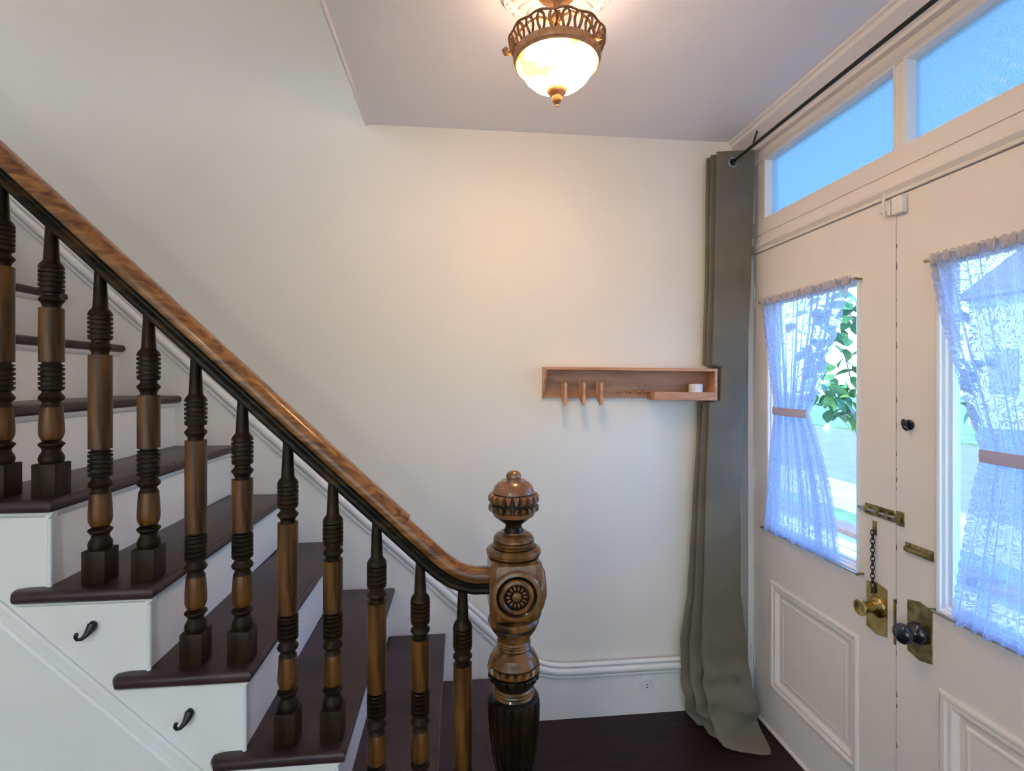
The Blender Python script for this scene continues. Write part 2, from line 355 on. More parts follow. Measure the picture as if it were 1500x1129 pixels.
# ------------------------------------------------------------------ balustrade
RB = .0262
def baluster_profile(L, top):
    R = RB; s = L-.237
    P = [(.9, .082), (.97, .087), (1.0, .094), (.92, .102), (.74, .110), (.72, .117), (.86, .122), (1.02, .1275), (1.0, .131), (.70, .1365), (.80, .141), (.94, .150), (.985, .160), (.97, .176), (.92, .200), (.86, .222), (.78, .2265), (.70, .231), (.72, .235), (.95, .240), (1.02, .2455), (.92, .251), (.72, .258), (.70, .2615)]
    z = .266
    P += [(.97, z)]
    for i in range(5): P += [(.99, z+.0072), (.80, z+.0085), (.80, z+.0105), (.99, z+.0118)]; z += .0118
    P += [(.95, .328), (.72, .3305), (.72, .334), (.97, .335)]
    n0 = len(P); e = .335+L
    P += [(.97, e), (.72, e+.001), (.70, e+.006), (.80, e+.012), (1.0, e+.019), (.98, e+.024), (.72, e+.031), (.72, e+.037), (.95, e+.040)]
    z = e+.043
    for i in range(5): P += [(1.0, z+.0070), (.80, z+.0083), (.80, z+.0103), (1.0, z+.0115)]; z += .0115
    P += [(.98, z+.004), (.90, z+.010), (.66, z+.018), (.62, z+.022), (.45, top)]
    return [(r*R, zz) for r, zz in P], n0
bal = thing('stair_balustrade', (-.6, 1.4, .95), 'dark turned wooden stair balustrade with sloping amber handrail', 'balustrade')
def rail_bot(X):
    if X < -.06: return H-.602-.958*X
    pts = [(-.06, H-.5345), (.002, H-.570), (.035, H-.580), (.079, H-.582)]
    for (a, za), (c, zc) in zip(pts, pts[1:]):
        if X <= c: return za+(zc-za)*(X-a)/(c-a)
    return pts[-1][1]
base_me = None; cache = {}
YC = 1.403
for k in range(1, NST):
    for w in (0, 1):
        if k == 1 and w: continue
        X = xk(k) - (.159 if w == 0 else .044); z0 = zk(k); top = rail_bot(X)-z0+.02
        L = .237 if w == 0 else .135
        if k == 1: L = .237+.04
        key = (round(top, 3), L)
        if key not in cache:
            prof, n0 = baluster_profile(L, top)
            b = new(); rows = lathe(b, prof, 20); b.faces.ensure_lookup_table()
            for f in b.faces:
                zc = f.calc_center_median().z
                if (.336 < zc < .335+L-.0005) or (.143 < zc < .224): f.material_index = 1
            o = obj('baluster', b, ('dark_wood', 'amber_wood'), bal, 40, world=False); cache[key] = o
        else: o = child_copy(cache[key], bal)
        o.matrix_parent_inverse = Matrix.Identity(4); o.location = Vector((X, YC, z0)) - bal.location
        if base_me is None:
            b = new(); box(b, -.0275, .0275, -.0275, .0275, 0, .082, .002); base_me = obj('base_block', b, 'dark_wood', o, 30, world=False); bo = base_me
        else: bo = child_copy(base_me, o)
        bo.matrix_parent_inverse = Matrix.Identity(4); bo.location = (0, 0, 0)
# handrail: straight moulded length and the curved easement at the newel
def rail_prof(s=1.0):   # (w, h)
    half = [(0, .0385), (.012, .0375), (.022, .034), (.030, .027), (.0345, .017), (.0350, .008), (.0325, .000), (.027, -.005), (.0235, -.009), (.0235, -.014), (.028, -.018), (.0305, -.024), (.0295, -.030), (.025, -.0345), (.018, -.037), (0, -.0375)]
    full = half + [(-w, h) for w, h in reversed(half[1:-1])]
    return [(w*s, h*s) for w, h in full]
def split_rail(o):
    return o
def rail_mesh(path, prof):
    b = new(); rows = sweep_xz(b, path, prof, YC); n = len(prof)
    for i, (ra, rb) in enumerate(zip(rows, rows[1:])): pass
    idx = {}
    for row in rows:
        for j, v in enumerate(row): idx[v] = j
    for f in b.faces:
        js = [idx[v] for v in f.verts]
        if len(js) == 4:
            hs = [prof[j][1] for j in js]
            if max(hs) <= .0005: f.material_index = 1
    return b
zc = lambda X: H-.5485-.958*X
seg = [(-3.05+.12*i, zc(-3.05+.12*i)) for i in range(24)] + [(-.155, zc(-.155))]
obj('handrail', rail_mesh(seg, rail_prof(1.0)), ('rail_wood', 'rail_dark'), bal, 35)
ease = [(-.156, zc(-.156)), (-.12, zc(-.12)), (-.088, zc(-.088)), (-.060, H-.4905), (-.035, H-.5115), (-.008, H-.5295), (.018, H-.5405), (.045, H-.5465), (.098, H-.548)]
half = [(0, .031), (.010, .0305), (.016, .027), (.018, .0235), (.024, .0245), (.0315, .021), (.034, .012), (.033, .003), (.028, -.003), (.0235, -.009), (.0235, -.014), (.028, -.018), (.0305, -.024), (.0295, -.030), (.025, -.0345), (.018, -.037), (0, -.0375)]
obj('handrail_easement', rail_mesh(ease, half + [(-w, h) for w, h in reversed(half[1:-1])]), ('rail_wood', 'rail_dark'), bal, 35)

# ------------------------------------------------------------------ newel post
NX, NY = .152, 1.403
newel = thing('newel_post', (NX, NY, zk(1)), 'carved turned newel post with ball finial and rosette at the stair foot', 'newel post')
zz = lambda y: H + (554-y)*1.408/750
def part(name, prof_y, m, n=40, mod=None, parent=newel, smooth=30, dark=()):
    b = new(); lathe(b, [(r, zz(y)) for r, y in prof_y], n, (NX, NY, 0), mod)
    for f in b.faces:
        zc_ = f.calc_center_median().z
        if any(zz(y1) <= zc_ <= zz(y0) for y0, y1 in dark): f.material_index = 1  # carved grooves and gaps take the darker colour, shade painted in
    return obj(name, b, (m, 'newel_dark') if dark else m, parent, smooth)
fin = part('finial', [(.030, 781), (.0275, 776), (.0225, 771), (.023, 767), (.032, 764), (.045, 758.5), (.0565, 754), (.0590, 750), (.0595, 744), (.0585, 740), (.0585, 736), (.0585, 724), (.0580, 720.5), (.0575, 719), (.053, 712.5), (.044, 707), (.034, 704), (.0335, 703.2), (.022, 703)], 'newel_cap', dark=((721, 747), (755, 782)))
part('finial_button', [(.0205, 704.5), (.0205, 701), (.0180, 700.5), (.0215, 698.5), (.0205, 694.5), (.015, 691), (.007, 689.3), (0, 689)], 'newel_cap', 24, None, fin)
# two carved rows of blocks round the finial, one piece each
def tooth(r, y0, y1, w, dp, taper, name, mm, par, count):
    z0, z1 = zz(y1), zz(y0); b = new()
    loops = []
    hw = w/2
    loops.append([(r-.006, -hw, z0), (r-.006, hw, z0), (r-.006, hw, z1), (r-.006, -hw, z1)])
    t0, t1 = taper
    loops.append([(r+dp*.6, -hw*t0, z0+.001), (r+dp*.6, hw*t0, z0+.001), (r+dp*.6, hw*t1, z1-.001), (r+dp*.6, -hw*t1, z1-.001)])
    m_ = .7
    loops.append([(r+dp, -hw*t0*m_, z0+(z1-z0)*.25), (r+dp, hw*t0*m_, z0+(z1-z0)*.25), (r+dp, hw*t1*m_, z1-(z1-z0)*.25), (r+dp, -hw*t1*m_, z1-(z1-z0)*.25)])
    quad_loops(b, loops, True, True)
    src = obj(name, b, mm, par, 20, world=False); base = Matrix.Translation((NX, NY, 0))
    src.matrix_parent_inverse = Matrix.Identity(4)
    for i in range(count):
        o = src if i == 0 else child_copy(src, par)
        o.matrix_parent_inverse = Matrix.Identity(4); o.matrix_basis = base @ Matrix.Rotation(2*PI*i/count, 4, 'Z')
tooth(.0585, 722.0, 735.0, .0160, .0115, (.55, 1.0), 'carved_tooth', 'newel_cap', fin, 20)
tooth(.0585, 738, 747.5, .0165, .0110, (1.0, .7), 'carved_tooth', 'newel_wood', fin, 20)
part('neck_collar', [(.045, 801), (.0545, 799.5), (.0560, 797.5), (.0520, 796.3), (.0520, 795.4), (.0565, 794), (.0565, 792), (.0525, 791), (.0525, 790.2), (.0560, 789), (.0555, 786.5), (.050, 782.5), (.040, 779.5), (.0345, 779), (.0340, 777.5), (.024, 777.3)], 'newel_wood', dark=((795.2, 796.5), (790, 791.2), (799, 801)))
part('shoulder', [(.060, 817), (.069, 816), (.070, 813.5), (.066, 812.5), (.0745, 809.5), (.0760, 805), (.072, 802), (.062, 799.5), (.048, 798.5)], 'newel_wood', dark=((811.5, 814.2), (798, 800.5)))
# square block with four rosettes
bz0, bz1 = zz(901), zz(814.5); bc = (bz0+bz1)/2
b = new()
hw = .0695
loops = []
for z, r in ((bz0, .050), (bz0+.012, .0655), (bz0+.03, hw), (bz1-.02, hw), (bz1-.006, .066), (bz1, .058)):
    c = min(.016, r*.25); q = r
    loops.append([(NX+sx*u, NY+sy*v, z) for sx, sy, u, v in ((-1, -1, q-c, q), (1, -1, q-c, q), (1, -1, q, q-c), (1, 1, q, q-c), (1, 1, q-c, q), (-1, 1, q-c, q), (-1, 1, q, q-c), (-1, -1, q, q-c))])
quad_loops(b, loops, True, True)
block = obj('block', b, 'newel_wood', newel, 25)
ros = None
for i, a in enumerate((0, PI/2, PI, -PI/2)):
    if i == 3: continue        # the rail meets this face
    R = Matrix.Translation((NX, NY, bc)) @ Matrix.Rotation(a, 4, 'Z') @ Matrix.Translation((0, -hw, 0)) @ Matrix.Rotation(PI/2, 4, 'X')
    b = new(); lathe(b, [(.066, -.004), (.066, .003), (.062, .0075), (.054, .0095), (.050, .007), (.0485, .002), (.0475, .002), (.0465, .010), (.043, .0155), (.037, .0165), (.033, .013), (.031, .0095), (.0305, .008), (.0, .008)], 48, M=R)
    Ri = R.inverted()
    for f in b.faces:
        q = Ri @ f.calc_center_median(); rr = math.hypot(q.x, q.y)
        if .0455 < rr < .0525 or rr < .032: f.material_index = 1
        elif rr < .0455: f.material_index = 2
    r_ = obj('rosette', b, ('rosette_ring', 'newel_dark', 'newel_wood'), block, 30)
    if a == 0 or a == PI/2:
        M2 = R
        for j in range(14):
            t = 2*PI*j/14; b = new(); cx, cy = .0225*math.cos(t), .0225*math.sin(t)
            E_ = M2 @ Matrix.Translation((cx, cy, .0085)) @ Matrix.Rotation(t, 4, 'Z') @ Matrix.Diagonal((.0068, .0033, .0042, 1))
            bmesh.ops.create_icosphere(b, subdivisions=1, radius=1, matrix=E_)
            obj('petal', b, 'newel_cap', block, 60)
        b = new(); lathe(b, [(.0125, .006), (.012, .010), (.008, .013), (0, .0138)], 18, M=M2); obj('rosette_boss', b, 'newel_wood', block, 40)
part('waist', [(.052, 900), (.066, 902), (.0710, 905.5), (.0705, 909), (.066, 912), (.0630, 913.5), (.0640, 916), (.060, 920), (.053, 925), (.0465, 930), (.0445, 935), (.0465, 937), (.0430, 939), (.0465, 941), (.0430, 943), (.0470, 945.5), (.0440, 948), (.0500, 951), (.0590, 955), (.0605, 957.5), (.0660, 962), (.0690, 966), (.0680, 968), (.0640, 972), (.0640, 990), (.0600, 994), (.054, 998), (.0530, 1001)], 'newel_wood', dark=((912, 915), (937.5, 940), (941.5, 944), (946, 949.5), (968.5, 1001)))
wst = bpy.data.objects['waist']
tooth(.0635, 969.5, 979, .0225, .0085, (1.0, .35), 'carved_tooth', 'newel_wood', wst, 18)
tooth(.0630, 981, 991, .0225, .0075, (.35, 1.0), 'carved_tooth', 'newel_dark', wst, 18)
part('ring_collar', [(.050, 1000), (.0535, 1002), (.0560, 1004), (.0540, 1006.5), (.0555, 1009), (.0540, 1011.5), (.0570, 1014), (.0550, 1017), (.050, 1019)], 'newel_wood')
def flute(a, z):
    g = abs(math.sin(a*9)); return 1 - .075*(1-g)**1.5 if z < zz(1022) else 1
prof = [(.050, zz(1014)), (.060, zz(1015.5)), (.0690, zz(1019)), (.0715, zz(1024)), (.0725, zz(1032)), (.0715, zz(1050)), (.0680, zz(1075)), (.0610, zz(1100)), (.0500, zz(1130)), (.0430, zz(1152)), (.0400, zz(1165))]
pb = [(.046, .405), (.052, .398), (.046, .390), (.060, .382), (.060, .370), (.055, .366)]
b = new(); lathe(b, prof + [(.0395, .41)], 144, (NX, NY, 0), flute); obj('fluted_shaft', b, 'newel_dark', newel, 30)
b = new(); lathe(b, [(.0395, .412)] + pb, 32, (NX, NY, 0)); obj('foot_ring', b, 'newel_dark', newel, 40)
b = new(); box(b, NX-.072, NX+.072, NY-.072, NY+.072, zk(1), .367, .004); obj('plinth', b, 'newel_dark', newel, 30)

# ------------------------------------------------------------------ skirt board, baseboard
zu = lambda X: H-.995-.94*X
top = [(-3.1+.2*i, zu(-3.1+.2*i)) for i in range(17)] + [(.25, zu(.25)), (.300, H-1.271), (.345, H-1.303), (.40, H-1.326), (.46, H-1.338), (.53, H-1.342), (XR, H-1.342)]
b = new(); prism(b, [(-3.1, zu(-3.1)-1.0), (-3.1, zu(-3.1)-.04)] + [(x, z-.03) for x, z in top] + [(XR, 0), (-.6, 0)], 'Y', YB, D); bb = struct('baseboard_back', b, 'white_paint')
mp = [(x, z-.04) for x, z in top]
for i, (w0, h0, h1) in enumerate(((.010, -.036, -.020), (.020, -.018, .016), (.014, .018, .036))):
    b = new(); m_ = (h0+h1)/2
    sweep_xz(b, mp, [(.004, h0), (-w0*.6, h0), (-w0, h0+(h1-h0)*.35), (-w0*.9, h0+(h1-h0)*.75), (-w0*.5, h1), (.004, h1)], YB); obj('base_moulding', b, 'white_paint', bb, 60)
# round wall socket in the baseboard
so = thing('wall_socket', (.90, YB, H-1.473), 'round white power socket set in the back baseboard', 'socket')
RX = Matrix.Translation((.90, YB, H-1.473)) @ Matrix.Rotation(PI/2, 4, 'X')
b = new(); lathe(b, [(.036, -.001), (.036, .003), (.033, .006), (.029, .005), (.027, .0045), (0, .0045)], 32, M=RX); obj('cover_plate', b, 'plastic_white', so, 30)
b = new(); lathe(b, [(.019, .004), (.019, .0065), (.017, .007), (0, .007)], 24, M=RX); obj('socket_face', b, 'plastic_white', so, 30)
for dz in (.006, -.006):
    b = new(); box(b, .896, .905, YB-.008, YB-.006, H-1.473+dz-.002, H-1.473+dz+.002); obj('slot', b, 'slot_black', so, 0)

# ------------------------------------------------------------------ front doors and transom
DX = XR                      # door inner face
XO = DX+.045
Y_H1, Y_G, Y_H2 = 2.339, 1.529, .719; DZ0, DZ1 = .012, 2.200
def make_door(n, yh, yg, pane, panel):
    """yh hinge edge, yg meeting edge"""
    lo, hi = min(yh, yg)+.0015, max(yh, yg)-.0015
    d = thing('door_%d' % n, ((DX+XO)/2, (lo+hi)/2, DZ0), kind='structure')
    p0, p1, pz0, pz1 = pane; q0, q1, qz0, qz1 = panel
    for nm, args in (('stile', (lo, p0, DZ0, DZ1)), ('stile', (p1, hi, DZ0, DZ1)), ('rail', (p0, p1, pz1, DZ1)), ('rail', (p0, p1, qz1, pz0)), ('rail', (p0, p1, DZ0, qz0))):
        b = new(); box(b, DX, XO, *args); obj(nm, b, 'door_paint', d, 0)
    if q0 > p0: pass
    b = new(); box(b, DX+.012, XO-.012, p0, p1, qz0, qz1); obj('panel', b, 'door_paint', d, 0)
    b = new(); frame_yz(b, q0-.002, q1+.002, qz0, qz1, [(-.012, 0), (-.012, .004), (-.004, .008), (.006, .007), (.012, .001), (.016, .003), (.024, .002), (.034, -.009), (.036, -.012)], DX); obj('panel_moulding', b, 'door_paint', d, 25)
    b = new(); frame_yz(b, q0+.058, q1-.058, qz0+.058, qz1-.058, [(-.006, -.0125), (0, -.008), (.006, -.0075), (.010, -.009)], DX)
    box(b, DX+.009, DX+.0125, q0+.066, q1-.066, qz0+.066, qz1-.066); obj('raised_field', b, 'door_paint', d, 25)
    b = new(); box(b, DX+.026, DX+.030, p0, p1, pz0, pz1); obj('glass_pane', b, 'clear_glass', d, 0)
    b = new(); frame_yz(b, p0-.010, p1+.010, pz0-.010, pz1+.010, [(0, 0), (0, .007), (.006, .010), (.013, .007), (.015, .001), (.022, -.003), (.024, -.010), (.034, -.014), (.036, -.026)], DX); obj('glazing_bead', b, 'white_paint', d, 25)
    b = new(); frame_yz(b, p0, p1, pz0, pz1, [(0, -.045), (.018, -.045), (.018, -.030), (0, -.030)], DX); obj('outer_bead', b, 'white_paint', d, 25)
    return d
d1 = make_door(1, Y_H1, Y_G, (1.686, 2.213, H-.685, H+.36), (1.700, 2.190, H-1.398, H-.930))
d2 = make_door(2, Y_H2, Y_G, (.845, 1.374, H-.685, H+.36), (.868, 1.362, H-1.398, H-.930))
b = new(); box(b, XO-.004, XO+.016, Y_G-.03, Y_G+.03, DZ0, DZ1); obj('astragal', b, 'door_paint', d2, 0)
b = new(); rc = random.Random(3)
for i in range(22):
    z = rc.uniform(.1, 2.1); w_ = rc.uniform(.001, .0035); h_ = rc.uniform(.006, .028)
    prism(b, [(Y_G-.0015, z), (Y_G-.0015-w_, z+h_*.3), (Y_G-.0015-w_*.6, z+h_*.8), (Y_G-.0015, z+h_)], 'X', DX-.0006, DX+.001)
obj('paint_chips', b, 'bark', d2, 0, 'stuff')
# painted hinges
for z in (H+.39, H-.484, H-1.362+.03):
    b = new(); box(b, DX-.004, DX+.002, Y_H1-.012, Y_H1+.020, z-.05, z+.05, .001); tube(b, [(DX-.007, Y_H1+.004, z-.052), (DX-.007, Y_H1+.004, z+.052)], .0065, 8); obj('hinge', b, 'white_paint', d1, 40)
# frame, casing, header, transom
b = new()
box(b, DX-.025, DX+.075, 2.342, D-.001, 0, 2.70)
fr = struct('trim_2', b, 'trim_paint')
b = new(); box(b, DX-.025, DX+.075, .60, .716, 0, 2.70); obj('side_jamb', b, 'trim_paint', fr, 0)
b = new(); box(b, DX+.002, DX+.075, .716, 2.342, 2.203, 2.290); box(b, DX-.004, DX+.07, .716, 2.342, 2.285, 2.352)
obj('transom_bar', b, 'trim_paint', fr, 0)
b = new()
prism(b, [(DX+.004, 2.203), (DX-.010, 2.203), (DX-.012, 2.210), (DX-.006, 2.215), (DX-.014, 2.220), (DX-.020, 2.228), (DX-.016, 2.236), (DX-.008, 2.240), (DX-.006, 2.246), (DX+.004, 2.248)], 'Y', .716, 2.342); obj('transom_moulding', b, 'trim_paint', fr, 25)
b = new(); box(b, DX+.006, DX+.07, 2.251, 2.342, 2.352, 2.632); box(b, DX+.006, DX+.07, .716, .785, 2.352, 2.632); obj('transom_stile', b, 'trim_paint', fr, 0)
b = new(); box(b, DX+.002, DX+.06, 1.498, 1.537, 2.352, 2.632, .004); obj('mullion', b, 'trim_paint', fr, 0)
b = new(); box(b, DX+.002, DX+.07, .716, 2.342, 2.632, 2.70); obj('transom_head', b, 'trim_paint', fr, 0)
for i, (y0, y1) in enumerate(((1.537, 2.251), (.785, 1.498))):
    w = thing('window_%d' % (i+1), (DX+.03, (y0+y1)/2, 2.352), kind='structure')
    b = new(); box(b, DX+.034, DX+.040, y0, y1, 2.352, 2.632); obj('glass_pane', b, 'frosted_glass', w, 0)
    b = new(); frame_yz(b, y0-.004, y1+.004, 2.348, 2.636, [(0, -.004), (.0, .001), (.008, 0), (.012, -.010), (.013, -.034)], DX); obj('glazing_bead', b, 'white_paint', w, 25)
# crown moulding over the doors
b = new(); prism(b, [(XR, CZ), (1.326, CZ), (1.326, CZ-.010), (1.334, CZ-.014), (1.338, CZ-.030), (1.352, CZ-.040), (1.372, CZ-.052), (1.380, CZ-.058), (1.380, CZ-.066), (1.394, CZ-.072), (XR-.024, CZ-.082), (XR, CZ-.082)], 'Y', YR, D); struct('trim_3', b, 'trim_paint', 25)
b = new(); box(b, DX-.024, DX+.01, .60, D-.001, 2.685, 2.70); obj('head_bead', b, 'trim_paint', fr, 0)
# threshold
b = new(); box(b, DX-.010, XO+.10, .70, 2.345, 0.0, .012, .003); obj('threshold', b, 'white_paint', fr, 0)

# ---- door hardware, parts of the doors
def RXm(y, z): return Matrix.Translation((DX, y, z)) @ Matrix.Rotation(-PI/2, 4, 'Y')     # local +Z towards the room
def plate(name, y0, y1, z0, z1, th, m, d, shape='rect', bev=.001):
    b = new()
    if shape == 'rect': prism(b, [(y0, z0), (y1, z0), (y1, z1), (y0, z1)], 'X', DX-th, DX+.002, bev)
    else:
        c = (z1-z0)*.10; ym = (y0+y1)/2
        prism(b, [(y0, z0+c*.6), (ym, z0), (y1, z0+c*.6), (y1, z1-c*.6), (ym, z1), (y0, z1-c*.6)], 'X', DX-th, DX+.002, bev)
    return obj(name, b, m, d, 20)
# left door: long back plate, turned brass knob
plate('lock_plate', 1.562, 1.648, H-.872, H-.694, .004, 'brass', d1, 'pt')
b = new(); lathe(b, [(.036, .003), (.036, .008), (.033, .012), (.024, .015), (.021, .018), (.022, .022), (.018, .025), (.0185, .031), (.0175, .036), (.019, .041), (.0175, .046), (.020, .053), (.0255, .062), (.0275, .067), (.026, .071), (.018, .0715), (.014, .069), (0, .069)], 28, M=RXm(1.600, H-.775)); obj('door_knob', b, 'brass', d1, 40)
# right door: long back plate, black knob
plate('lock_plate', 1.400, 1.484, H-.872, H-.690, .004, 'old_brass', d2, 'pt')
b = new(); lathe(b, [(.031, .003), (.033, .008), (.034, .016), (.031, .024), (.024, .029), (.016, .033), (.0145, .038), (.017, .043), (.025, .048), (.0305, .056), (.031, .064), (.027, .072), (.016, .078), (0, .080)], 28, M=RXm(1.440, H-.785)); obj('door_knob', b, 'black_ceramic', d2, 50)
plate('latch_edge', 1.5305, 1.5385, H-.870, H-.722, .0015, 'old_brass', d1, bev=0)
# black oval thumb turn
b = new(); lathe(b, [(.017, 0), (.017, .004), (.012, .007), (.0, .007)], 20, M=RXm(1.478, H-.147)); o_ = obj('thumb_turn', b, 'black_ceramic', d2, 40)
b = new(); bmesh.ops.create_icosphere(b, subdivisions=2, radius=1, matrix=RXm(1.478, H-.147) @ Matrix.Translation((0, 0, .017)) @ Matrix.Rotation(.35, 4, 'Z') @ Matrix.Diagonal((.021, .0075, .012, 1))); obj('turn_grip', b, 'black_ceramic', o_, 60)
# barrel bolt across the meeting stile
bo = plate('bolt_plate', 1.535, 1.655, H-.472, H-.434, .003, 'old_brass', d1)
b = new(); tube(b, [(DX-.010, 1.520, H-.453), (DX-.010, 1.676, H-.453)], .0055, 10); obj('bolt_bar', b, 'steel', bo, 40)
for y in (1.552, 1.59, 1.64):
    b = new(); box(b, DX-.018, DX-.002, y-.006, y+.006, H-.465, H-.441, .003); obj('bolt_guide', b, 'old_brass', bo, 30)
bk = plate('bolt_keeper', 1.497, 1.526, H-.476, H-.430, .003, 'old_brass', d2)
b = new(); box(b, DX-.018, DX-.002, 1.503, 1.519, H-.467, H-.439, .003); obj('keeper_loop', b, 'old_brass', bk, 30)
# chain slide on the right door
ck = plate('chain_track', 1.396, 1.492, H-.552, H-.520, .003, 'old_brass', d2)
b = new(); prism(b, [(1.398, H-.547), (1.490, H-.547), (1.490, H-.533), (1.398, H-.533)], 'X', DX-.013, DX-.002, .003); obj('track_slot', b, 'old_brass', ck, 30)
for y in (1.405, 1.445, 1.483):
    b = new(); lathe(b, [(.004, .002), (.004, .0045), (0, .005)], 10, M=RXm(y, H-.526)); obj('screw', b, 'steel', ck, 40)
# door chain hanging on the left door
ch = plate('chain_anchor', 1.605, 1.622, H-.535, H-.488, .004, 'old_brass', d1, bev=.0015)
link = None
zc_ = H-.528
for i in range(13):
    if link is None:
        b = new(); tube(b, [(0, .0058*math.cos(a), .0100*math.sin(a)) for a in [2*PI*j/14 for j in range(14)]], .0019, 6, closed=True); link = obj('chain_link', b, 'chain_metal', ch, 60, world=False); o = link
    else: o = child_copy(link, ch)
    o.matrix_parent_inverse = wm(ch).inverted()
    o.matrix_basis = Matrix.Translation((DX-.010, 1.613, zc_-.0148*i)) @ Matrix.Rotation(PI/2*(i % 2)+.5, 4, 'Z')
b = new(); tube(b, [(DX-.010, 1.613, zc_-.0148*12.6), (DX-.011, 1.612, zc_-.0148*12.6-.02)], [.004, .0055], 8); obj('chain_stud', b, 'chain_metal', ch, 40)
# contact sensor and small hook at the head of the doors
se = thing('contact_sensor', (DX, 1.505, H+.57), 'small white contact sensor box at the top of the right door', 'sensor')
b = new(); box(b, DX-.024, DX, 1.484, 1.524, H+.528, H+.585, .004); obj('sensor_body', b, 'plastic_white', se, 30)
b = new(); box(b, DX-.020, DX, 1.531, 1.546, H+.532, H+.580, .003); obj('magnet', b, 'plastic_white', se, 30)
b = new(); tube(b, [(DX-.012, 1.560, H+.608), (DX-.018, 1.560, H+.59), (DX-.016, 1.560, H+.55), (DX-.010, 1.560, H+.536)], [.007, .0045, .0045, .006], 8); tube(b, [(DX-.014, 1.545, H+.552), (DX-.014, 1.578, H+.552)], .0035, 6); hk = obj('door_catch', b, 'trim_paint', None, 40); tag(hk, 'tiny painted catch hanging beside the white sensor box', 'catch')
b = new(); tube(b, [(DX, 1.56, H+.606), (DX-.014, 1.56, H+.606)], .005, 6); obj('catch_pin', b, 'old_brass', hk, 40)

# ------------------------------------------------------------------ lace curtains on the door panes
def lerp(a, b_, t): return a+(b_-a)*t
def lace(label, left, right, zt, ztie, zb, tie_lab, scallop):
    """left/right: (Y at top, at tie, at bottom); left = greater Y"""
    t_ = thing('lace_curtain', (DX-.02, (left[0]+right[0])/2, zb), label, 'curtain', 'lace curtains on the door panes')
    NS, NT = 90, 100
    b = new(); uv = b.loops.layers.uv.new('UVMap'); grid = []
    for j in range(NT+1):
        z = zt+(zb-zt)*j/NT
        if z > ztie: f = (zt-z)/(zt-ztie); g = f**1.25; yl, yr = lerp(left[0], left[1], g), lerp(right[0], right[1], f**1.15); pin = f**3
        else: f = (ztie-z)/(ztie-zb); g = 1-(1-f)**1.8; yl, yr = lerp(left[1], left[2], f**.8), lerp(right[1], right[2], g); pin = (1-f)**4
        row = []
        for i in range(NS+1):
            s = i/NS; y = lerp(yl, yr, s)
            amp = .008+.006*min(1, abs(z-ztie)*2)*(.5+.5*math.sin(s*9+1))
            wv = math.sin(s*2*PI*13+.9*math.sin(z*3+s*4)) * amp * (.55 if j < 3 else 1)
            wv += .005*math.sin(s*2*PI*5+z*4)
            if i == (NS if scallop > 0 else 0): y -= scallop*.007*abs(math.sin(z*2*PI*14))
            row.append((b.verts.new((DX-.026+wv-.006*pin, y, z + (.004*math.sin(s*80) if j == 0 else 0))), (s*.75, (zt-z))))
        grid.append(row)
    for j in range(NT):
        for i in range(NS):
            q = (grid[j][i], grid[j][i+1], grid[j+1][i+1], grid[j+1][i]); fc = b.faces.new([v for v, _ in q])
            for lp, (_, c) in zip(fc.loops, q): lp[uv].uv = c
    obj('lace_panel', b, 'lace', t_, 180)
    # heading sleeve
    b = new(); uv = b.loops.layers.uv.new('UVMap'); loops = []
    n_ = 240
    for i in range(n_+1):
        s = i/n_; y = lerp(left[0]+.002, right[0]-.002, s); q = .0022*math.sin(s*2*PI*27+math.sin(s*40))
        loops.append([(DX-.024+(.0055+q)*math.cos(a), y, zt-.010+(.017+1.4*q)*math.sin(a)) for a in [2*PI*k/10 for k in range(10)]])
    quad_loops(b, loops, True, False); obj('heading_sleeve', b, 'lace_heading', t_, 60)
    b = new(); loops = []
    for i in range(31):
        s = i/30; y = lerp(left[1]+.006, right[1]-.006, s)
        xf = DX-.046-.010*math.sin(PI*s); loops.append([(xf, y, ztie-.017), (xf-.002, y, ztie), (xf, y, ztie+.017), (xf+.003, y, ztie+.017), (xf+.002, y, ztie), (xf+.003, y, ztie-.017)])
    quad_loops(b, loops, True, True); obj('tie_band', b, 'lace_band', t_, 40)
    return t_
lace('gathered white lace curtain with tie band on the left door pane', (2.232, 2.112, 2.213), (1.697, 1.906, 1.752), H+.362, H-.142, H-.690, '', 1)
lace('gathered white lace curtain with tie band on the right door pane', (1.381, 1.215, 1.315), (.840, .950, .850), H+.362, H-.205, H-.690, '', -1)
def sash_rod(y0, y1, z, label):
    t_ = thing('sash_rod', (DX-.02, (y0+y1)/2, z), label, 'curtain rod', 'thin sash rods on the doors')
    b = new(); tube(b, [(DX-.024, y0, z), (DX-.024, y1, z)], .0035, 8); obj('rod', b, 'steel', t_, 40)
    for y in (y0, y1):
        b = new(); tube(b, [(DX+.001, y, z), (DX-.024, y, z)], .004, 8); lathe(b, [(0, -.006), (.006, -.003), (.0065, 0), (.006, .003), (0, .006)], 10, (DX-.024, y, z)); obj('bracket', b, 'old_brass', t_, 40)
sash_rod(1.672, 2.250, H+.352, 'thin rod holding the top of the left lace curtain')
sash_rod(.80, 1.398, H+.352, 'thin rod holding the top of the right lace curtain')
sash_rod(1.664, 2.235, H-.688, 'thin rod at the bottom hem of the left lace curtain')
sash_rod(.80, 1.385, H-.688, 'thin rod at the bottom hem of the right lace curtain')

